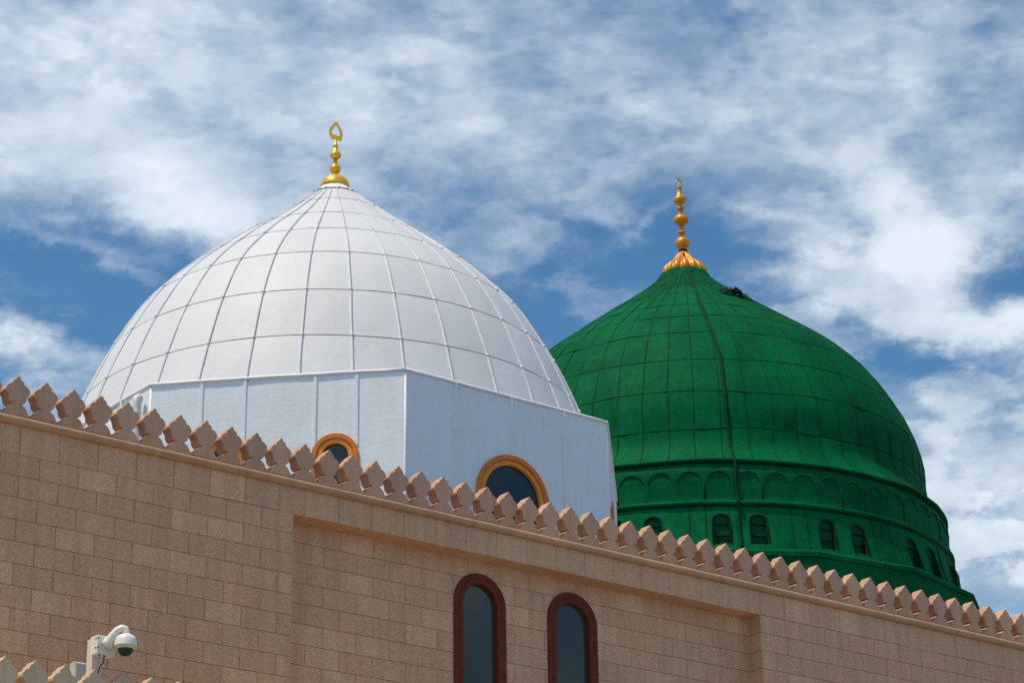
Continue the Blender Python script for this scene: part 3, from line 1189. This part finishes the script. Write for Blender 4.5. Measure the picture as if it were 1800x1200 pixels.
for k in range(8):
    c = C8[k]
    mb = MB()
    mb.tube([c + Vector((0, 0, z)) for z in (OZB, OZB + 2, OZB + 4, OZT - .02)], .023, 8)
    mb.obj('corner_strip', SEAM_WHITE, wd, smooth=True)
# sheet roof of the drum and inner core
mb = MB()
cen8 = Vector((OCX, OCY, 0))
ring = [cen8 + (v - cen8) * .998 for v in C8]
top = [v + Vector((0, 0, OZT - .02)) for v in ring] + [Vector((v.x * .80, v.y * .80, OZT + .10)) for v in ring]
mb.add(top, [(i, 8 + i, 8 + (i + 1) % 8, (i + 1) % 8)[::-1] for i in range(8)])
mb.obj('drum_roof', WHITE, wd)
mb = MB()
core8 = [Vector((OCX, OCY, 0)) + (v - Vector((OCX, OCY, 0))) * .965 for v in ring]
mb.add([v + Vector((0, 0, OZB)) for v in core8] + [v + Vector((0, 0, OZT - .1)) for v in core8],
       [(i, (i + 1) % 8, 8 + (i + 1) % 8, 8 + i) for i in range(8)])
mb.obj('drum_core', GAP_GREY, wd)

# vent pipe beside the drum
n_, t_, _, _ = facet_frame(2)
vp_ = Vector((WX + OCX, WY + OCY, 0)) + n_ * (OA + .20) + t_ * 2.30
vp = empty('vent_pipe', (vp_.x, vp_.y, ZL), 0)
tag(vp, 'short pale pipe with a hooked top standing at the left corner of the white drum', 'pipe')
mb = MB()
zt_ = 17.06 + CAMH - ZL
mb.tube([(0, 0, 0), (0, 0, zt_ - .10), (.01, .01, zt_ - .05), (.035, .03, zt_ - .02), (.10, .05, zt_ - .015)], [.095, .095, .098, .092, .080], 14)
mb.obj('pipe', PIPE_W, vp, angle=50)
for dz in (.30, .52, 1.4):
    mb = MB()
    mb.tube([(0, 0, zt_ - dz), (0, 0, zt_ - dz - .05)], .108, 14)
    mb.obj('collar', SEAM_WHITE, vp, angle=50)

# ------------------------------------------------------------------ green dome
GX, GY = 5.39, 70.0
gd = empty('green_dome', (GX, GY, 0), 0)
tag(gd, 'large green panelled dome with scalloped drum and tall gilded finial behind the white dome', 'dome')
GPz = [21.98, 22.12, 22.35, 22.70, 23.2, 23.825, 24.567, 25.456, 26.344, 27.233, 28.122, 29.011, 29.9, 30.62, 30.80]
GPr = [7.42, 7.30, 7.10, 6.92, 6.87, 6.86, 6.675, 6.285, 5.75, 4.99, 3.875, 2.70, 1.50, .72, .66]
GPz = [z + CAMH for z in GPz]


def gR(z): return spline(GPz, GPr, z)


GN = 60
GPH = radians(-9.5)
gr = [z + CAMH for z in (22.0, 23.12, 24.276, 25.388, 26.465, 27.30, 28.06, 28.90, 29.71, 30.55)]
build_dome(gR, gr, GN, GPH, gd, GREEN, GREEN_SEAM, 92, .013, .004, .030, 3, lambda i: 7 if i == 0 else 4, 'dome_panel', .045)
# thin folded seams standing slightly proud along the gores
for k in range(GN):
    a = GPH + 2 * pi / GN * k
    rb = MB()
    pts = []
    for i in range(40):
        z = gr[0] + .03 + (gr[-1] - .06 - gr[0]) * i / 39
        pts.append(pnt(gR(z) - .004 + .010 * mn.noise(Vector((k * 3.7, z * 1.3, 0))), a + seam_a(k, z, .045, gR(z)) + .006 / max(1, gR(z)) * mn.noise(Vector((k, z * 2, 9))), z))
    rb.tube(pts, [.013 * min(1, .4 + gR(p.z) / 6) for p in pts], 5)
    rb.obj('gore_seam', GREEN_SEAM, gd, smooth=True)

# drum: shoulder and arcade band
AC = radians(.87)
AP = radians(6.10)
NA = 59
AP = 2 * pi / NA


def wob(a, z, s=1.0): return s * (.034 * mn.noise(Vector((7.5 * sin(a) * 1.1, 7.5 * cos(a) * 1.1, z * 1.1))) + .014 * mn.noise(Vector((22 * sin(a), 22 * cos(a), z * 3))))


def arch_h(a):
    """height of the scallop over angle a (relative to its spring), None between"""
    x_ = ((a - AC) / AP + .5) % 1 - .5
    if abs(x_) > .39: return None
    return .265 * sqrt(max(0, 1 - (x_ / .39) ** 2))


bz = [z + CAMH for z in (22.03, 22.00, 21.95, 21.88, 21.80, 21.74, 21.70, 21.66, 21.62, 21.58, 21.54, 21.50, 21.46, 21.42, 21.38, 21.30, 21.18, 21.05, 20.95, 20.86)]
brad = [7.26, 7.27, 7.30, 7.34, 7.37, 7.385, 7.39, 7.395, 7.40, 7.40, 7.405, 7.405, 7.41, 7.41, 7.41, 7.415, 7.415, 7.42, 7.42, 7.43]
NB = NA * 12
vs, fs = [], []
for z, r_ in zip(bz, brad):
    for k in range(NB):
        a = AC + 2 * pi * (k + .5) / NB
        h = arch_h(a)
        d_ = 0
        if h is not None and z < 21.42 + CAMH + h and z > 20.9 + CAMH: d_ = -.012
        rr = r_ + d_ + wob(a, z)
        vs.append(pnt(rr, a, z))
for i in range(len(bz) - 1):
    for k in range(NB):
        k2 = (k + 1) % NB
        fs.append((i * NB + k, (i + 1) * NB + k, (i + 1) * NB + k2, i * NB + k2))
o = mesh_obj('arcade_band', vs, fs, GREEN, gd, smooth=True)
for q in range(NA):
    ac = AC + q * AP
    am = (ac + pi) % (2 * pi) - pi
    if abs(am) > radians(95): continue
    mb = MB()
    pts = []
    for i in range(13):
        x_ = -.5 + i / 12
        a = ac + x_ * AP * .82
        z = 21.42 + CAMH + .285 * sqrt(max(0, 1 - (x_ / .5) ** 2))
        pts.append(pnt(7.402 + .012 + wob(a, z), a, z))
    mb.tube(pts, [.008 + .016 * sin(pi * i / 12) for i in range(13)], 6)
    mb.obj('scallop', GREEN, gd, smooth=True)
    if q % 3 == 1:
        mb = MB()
        a = ac + AP / 2
        mb.tube([pnt(7.425 + wob(a, z), a, z) for z in (21.45 + CAMH, 21.2 + CAMH, 20.88 + CAMH)], .022, 5)
        mb.obj('band_seam', GREEN_SEAM, gd, smooth=True)


def ring_tube(name, R, z, r, mat, n=180, w=1.0):
    mb = MB()
    pts = []
    for k in range(n):
        a = 2 * pi * k / n
        pts.append(pnt(R + wob(a, z, w), a, z + .040 * mn.noise(Vector((7 * sin(a), 7 * cos(a), z)))))
    mb.tube(pts, r, 8, closed=True)
    return mb.obj(name, mat, gd, smooth=True)


ring_tube('lip', 7.385, 22.035 + CAMH, .045, GREEN)
ring_tube('lip_shadow_joint', 7.33, 21.985 + CAMH, .035, GREEN_SEAM)
ring_tube('drum_moulding', 7.49, 20.80 + CAMH, .065, GREEN)
ring_tube('moulding_joint', 7.44, 20.72 + CAMH, .05, GREEN_SEAM)

# window zone: cylinder flaring slightly, with arched openings
WA = []
for c_, hw in ((4.75, 3.8), (27.3, 3.85), (51.8, 4.2), (74.5, 3.9), (-16.9, 3.9), (-39.5, 3.9), (-62, 3.9), (-84, 3.9), (97, 3.9)):
    WA += [radians(c_ - hw), radians(c_ + hw)]
WHW = radians(1.70)
WZB, WZS, WZT = 19.56 + CAMH, 20.24 + CAMH, 20.43 + CAMH


def lowR(z):
    return spline([18.9 + CAMH, 19.3 + CAMH, 20.0 + CAMH, 20.72 + CAMH], [7.84, 7.77, 7.58, 7.46], z)


def opening(a):
    for w_ in WA:
        x_ = (a - w_) / WHW
        if abs(x_) < 1: return x_
    return None


angs = [2 * pi * k / 240 for k in range(240)]
for w_ in WA:
    angs += [(w_ + WHW * sin(-pi / 2 + pi * i / 10)) % (2 * pi) for i in range(11)]
angs = sorted(set(round(a, 6) for a in angs))
mb = MB()
Z0_, Z1_ = 18.95 + CAMH, 20.74 + CAMH


def strip(a, b, za, zb, z1a, z1b, nz=8):
    bse = len(mb.v)
    for j in range(nz + 1):
        for (t, lo, hi) in ((a, za, z1a), (b, zb, z1b)):
            z = lo + (hi - lo) * j / nz
            mb.v.append(pnt(lowR(z) + wob(t, z), t, z))
    for j in range(nz):
        mb.f.append((bse + 2 * j, bse + 2 * j + 1, bse + 2 * j + 3, bse + 2 * j + 2))


for i in range(len(angs)):
    a = angs[i]
    b = angs[(i + 1) % len(angs)] + (2 * pi if i == len(angs) - 1 else 0)
    mid = ((a + b) / 2 + pi) % (2 * pi) - pi
    x_ = opening(mid)
    if x_ is None:
        strip(a, b, Z0_, Z0_, Z1_, Z1_)
    else:
        def tz(t):
            w_ = min(WA, key=lambda q: abs(((t - q + pi) % (2 * pi)) - pi))
            xx = (((t - w_ + pi) % (2 * pi)) - pi) / WHW
            return WZS + (WZT - WZS) * sqrt(max(0, 1 - xx * xx))
        strip(a, b, tz(a), tz(b), Z1_, Z1_, 3)
        strip(a, b, Z0_, Z0_, WZB, WZB, 4)
mb.obj('drum_wall', GREEN, gd, smooth=True)
for w_ in WA:
    am = (w_ + pi) % (2 * pi) - pi
    if abs(am) > radians(92): continue
    # jamb liner
    out = [(-1, WZB)] + [(-cos(pi * i / 12), WZS + (WZT - WZS) * sin(pi * i / 12)) for i in range(13)] + [(1, WZB)]
    mb = MB()
    m_ = len(out)
    for dep in (0.0, -.14):
        for (x_, z) in out:
            a = w_ + x_ * WHW
            mb.v.append(pnt(lowR(z) + wob(a, z) + dep, a, z))
    for i in range(m_):
        j = (i + 1) % m_
        mb.f.append((i, m_ + i, m_ + j, j))
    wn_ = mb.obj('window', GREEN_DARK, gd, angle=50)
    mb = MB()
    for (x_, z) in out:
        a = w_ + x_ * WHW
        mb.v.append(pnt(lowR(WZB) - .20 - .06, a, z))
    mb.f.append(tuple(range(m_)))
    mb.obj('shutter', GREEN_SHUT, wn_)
    for zz in (WZB + .30, WZS - .06):
        mb = MB()
        mb.tube([pnt(lowR(WZB) - .24, w_ - WHW * .9, zz), pnt(lowR(WZB) - .24, w_, zz + .01), pnt(lowR(WZB) - .24, w_ + WHW * .9, zz)], .022, 6)
        mb.obj('crossbar', GREEN_DARK, wn_, smooth=True)
    mb = MB()
    pts = [pnt(lowR(z) + wob(w_, z) + .006, w_ + x_ * WHW * 1.12, z + (.03 if z > WZS else 0)) for x_, z in out]
    mb.tube(pts, .016, 5)
    mb.obj('frame', GREEN_SEAM, wn_, smooth=True)
for k, deg in enumerate((-29, -5.5, -2.2, 15.5, 18.9, 35.5, 40.5, 60.3, 66.3, 80)):
    mb = MB()
    a = radians(deg)
    mb.tube([pnt(lowR(z) + wob(a, z) + .004, a, z) for z in (20.68 + CAMH, 20.4 + CAMH, 20.0 + CAMH, 19.6 + CAMH, 19.35 + CAMH)], .016 if deg != 60.3 else .03, 5)
    mb.obj('drum_seam', GREEN_SEAM, gd, smooth=True)
# projecting hood at the far right window
mb = MB()
for (a0, a1, z0, z1, r_) in ((70.0, 74.5, 19.62, 20.32, .07), (76.2, 79.0, 19.50, 19.95, .15)):
    a0, a1, z0, z1 = radians(a0), radians(a1), z0 + CAMH, z1 + CAMH
    P = [pnt(7.6, a0, z0), pnt(7.6, a1, z0), pnt(7.62 + r_, a1, z0), pnt(7.62 + r_, a0, z0), pnt(7.54, a0, z1), pnt(7.54, a1, z1), pnt(7.58 + r_, a1, z1 - .05), pnt(7.58 + r_, a0, z1 - .05)]
    mb.add(P, [(0, 1, 2, 3), (4, 7, 6, 5), (3, 2, 6, 7), (0, 3, 7, 4), (1, 5, 6, 2)])
mb.obj('hood', GREEN_DARK, gd)

# polygonal base
PB = radians(-4.2)
mb = MB()
prf = [(7.66, 19.42), (7.82, 19.40), (8.10, 19.28), (8.15, 19.24), (8.15, 19.12), (8.10, 19.10), (8.14, 18.2), (8.2, 12.2)]
NP = 16
for (r_, z) in prf:
    for k in range(NP * 4):
        kk, fr_ = divmod(k, 4)
        v0 = pnt(r_ / cos(pi / NP), PB + 2 * pi * kk / NP, z + CAMH)
        v1 = pnt(r_ / cos(pi / NP), PB + 2 * pi * (kk + 1) / NP, z + CAMH)
        v = v0.lerp(v1, fr_ / 4)
        w_ = .015 * mn.noise(v * .8)
        mb.v.append(v * 1 + Vector((v.x, v.y, 0)).normalized() * w_ + Vector((0, 0, w_)))
n = NP * 4
for i in range(len(prf) - 1):
    for k in range(n):
        mb.f.append((i * n + k, (i + 1) * n + k, (i + 1) * n + (k + 1) % n, i * n + (k + 1) % n))
mb.obj('drum_base', GREEN, gd, angle=18)

# conductor cable down the dome
mb = MB()
cz = [31.5, 31.0, 30.75, 30.34, 29.97, 29.2, 28.2, 27.1, 26.3, 25.6, 24.4, 23.0, 22.3, 22.05, 21.85, 21.4, 20.83, 20.3, 19.7, 19.35]
ca = [-8, 3, 3, 3.0, 3.2, 2.5, 1.7, 1.9, 3.0, 3.7, 3.8, 4.1, 4.3, 4.4, 4.5, 4.5, 4.6, 4.5, 4.5, 4.5]
zs_l, as_l, pts = cz[::-1], ca[::-1], []
for i in range(110):
    z = 31.35 - (31.35 - 19.4) * i / 109
    a = radians(spline(zs_l, as_l, z)) + .002 * mn.noise(Vector((z * 4, 1, 1)))
    if z > 30.62: R_ = .26 + (31.35 - z) * .62
    elif z > 22.02: R_ = gR(z + CAMH) + .03
    elif z > 20.9: R_ = 7.38 + .07 * min(1, (22.02 - z) / .2)
    elif z > 20.7: R_ = 7.58
    else: R_ = lowR(z + CAMH) + .035
    pts.append(pnt(R_, a, z + CAMH))
mb.tube(pts, [.045 + .012 * mn.noise(Vector((i * .45, 0, 3))) if i > 8 else .028 for i in range(110)], 7)
mb.obj('conductor_cable', GREEN_SEAM, gd, smooth=True)

# crumpled covering near the top of the green dome
hang = radians(30.0)
hz = 28.93 + CAMH
hc_ = pnt(gR(hz), hang, hz)
nrm = Vector((sin(hang) * .62, -cos(hang) * .62, .78)).normalized()
tan1 = Vector((cos(hang), sin(hang), 0))
tan2 = nrm.cross(tan1) * -1
if tan2.z < 0: tan2 = -tan2
rr = random.Random(11)
mb = MB()
for i in range(90):
    s_, t_2 = max(-.42, min(.42, rr.gauss(0, .22))), max(-.24, min(.24, rr.gauss(0, .12)))
    base = hc_ + tan1 * (s_ - .10) + tan2 * (t_2 + .10) + nrm * rr.uniform(.01, .04 + .20 * max(0, 1 - abs(s_) / .42))
    d1 = Vector((rr.uniform(-1, 1), rr.uniform(-1, 1), rr.uniform(-.5, .8))).normalized()
    d2 = d1.cross(Vector((rr.uniform(-1, 1), rr.uniform(-1, 1), rr.uniform(-1, 1)))).normalized()
    s1, s2 = rr.uniform(.05, .12), rr.uniform(.025, .06)
    d3 = d1.cross(d2)
    mb.add([base - d1 * s1, base + d2 * s2, base + d1 * s1, base - d2 * s2, base + d3 * .03, base - d3 * .03],
           [(0, 1, 4), (1, 2, 4), (2, 3, 4), (3, 0, 4), (1, 0, 5), (2, 1, 5), (3, 2, 5), (0, 3, 5)])
mb.obj('crumpled_cover', plain_mat('blackened_green_cloth', (.006, .022, .008), .85, mott=.5, scale=12), gd, kind='stuff')
mb = MB()
fl = []
for i in range(9):
    for j in range(5):
        s_, t_2 = i / 8, j / 4
        hgt = .15 * (1 - s_ * .6) * sin(pi * min(1, t_2 * .9 + .1)) + .015 + .02 * mn.noise(Vector((s_ * 5, t_2 * 4, 3)))
        fl.append(hc_ + tan1 * (.02 + s_ * .46) + tan2 * (-.20 - s_ * .24 + t_2 * .34) - nrm * s_ * .06 + nrm * hgt)
mb.add(fl, [(i * 5 + j, i * 5 + j + 1, (i + 1) * 5 + j + 1, (i + 1) * 5 + j) for i in range(8) for j in range(4)])
mb.obj('hatch_flap', GREEN, gd, smooth=True)

# green collar and gilded finial
mb = MB()
n = 72
vs = []
for (r_, z) in ((.66, 30.72), (.72, 30.69), (.78, 30.61), (.83, 30.53), (.88, 30.44)):
    for k in range(n):
        a = 2 * pi * k / n
        q = .018 * sin(a * 9) * (r_ > .65) + .02 * mn.noise(Vector((3 * sin(a), 3 * cos(a), z)))
        vs.append(pnt(r_ + q, a, z + CAMH + q * .8))
fs = [(i * n + k, (i + 1) * n + k, (i + 1) * n + (k + 1) % n, i * n + (k + 1) % n) for i in range(4) for k in range(n)]
mesh_obj('collar', vs, fs, GREEN, gd, smooth=True)
gf = empty('finial', (0, 0, 0), 0, gd)
c0 = CAMH
mb = MB()
mb.lathe([(.69, 30.68 + c0), (.715, 30.74 + c0), (.705, 30.84 + c0), (.66, 30.95 + c0), (.58, 31.03 + c0), (.46, 31.12 + c0), (.35, 31.22 + c0), (.27, 31.32 + c0), (.20, 31.42 + c0), (.14, 31.49 + c0)],
         n=112, lobes=14, lobe=.22)
mb.obj('ribbed_bell', GOLD_AGED, gf, smooth=True)
mb = MB()
mb.lathe([(.11, 31.44 + c0), (.14, 31.46 + c0), (.145, 31.55 + c0), (.11, 31.58 + c0)], n=24)
mb.obj('dark_collar', GREEN_SEAM, gf, angle=40)


def bulb(prof):
    mb = MB()
    mb.lathe([(r_, z + c0) for r_, z in prof], n=32)
    mb.obj('orb', GOLD_AGED, gf, smooth=True)


def ball(zc, R, h, r0, r1, extra=()):
    return [(r0, zc - h)] + [(max(r0 if i < 4 else r1, R * cos(-pi / 2 + pi * i / 10)), zc + h * sin(-pi / 2 + pi * i / 10)) for i in range(1, 10)] + [(r1, zc + h)] + list(extra)


bulb(ball(31.80, .232, .21, .10, .07, [(.068, 32.08), (.068, 32.12)]))
bulb(ball(32.17, .128, .055, .07, .08, [(.072, 32.25), (.085, 32.27), (.075, 32.31), (.075, 32.42)]))
bulb(ball(32.60, .236, .19, .08, .075, [(.072, 32.83), (.075, 32.92)]))
bulb(ball(33.00, .128, .05, .08, .075, [(.072, 33.10), (.075, 33.14)]))
bulb([(.08, 33.12)] + [(max(.08, .203 * cos(-pi / 2 + pi * i / 10)), 33.30 + .16 * sin(-pi / 2 + pi * i / 10)) for i in range(1, 8)] + [(.115, 33.46), (.085, 33.54), (.068, 33.64), (.075, 33.70), (.088, 33.72), (.088, 33.75)])
mb = MB()
pts = []
for i in range(17):
    a = radians(-60 + 300 * i / 16)
    pts.append((.105 * cos(a) - .01, 0, 33.87 + c0 + .125 * sin(a)))
mb.tube([(p_[0], p_[1], p_[2]) for p_ in pts], [.010 + .012 * sin(pi * i / 16) for i in range(17)], 6)
mb.tube([(.04, 0, 33.74 + c0), (.0, 0, 33.84 + c0), (.03, 0, 33.93 + c0)], .010, 5)
mb.obj('crescent_ring', GOLD_THIN, gf, smooth=True)
mb = MB()
for pts in ([(-.01, 0, 34.0), (-.05, 0, 34.06), (-.075, 0, 34.13), (-.04, 0, 34.22)], [(-.01, 0, 34.0), (.02, 0, 34.05), (.04, 0, 34.11), (.015, 0, 34.18)], [(-.01, 0, 33.98), (-.015, 0, 34.08), (-.02, 0, 34.13)]):
    mb.tube([(a, b, c + c0) for a, b, c in pts], [.014, .013, .011, .004][:len(pts)], 6)
mb.obj('tip', GOLD_THIN, gf, smooth=True)
gf.rotation_euler = (0, radians(-1.0), 0)
# pivot the tilt at the bell foot
gf.location = (math.tan(radians(1.0)) * (30.85 + c0), 0, 0)
print('granite blocks', blocks_n, 'objects', len(bpy.data.objects))
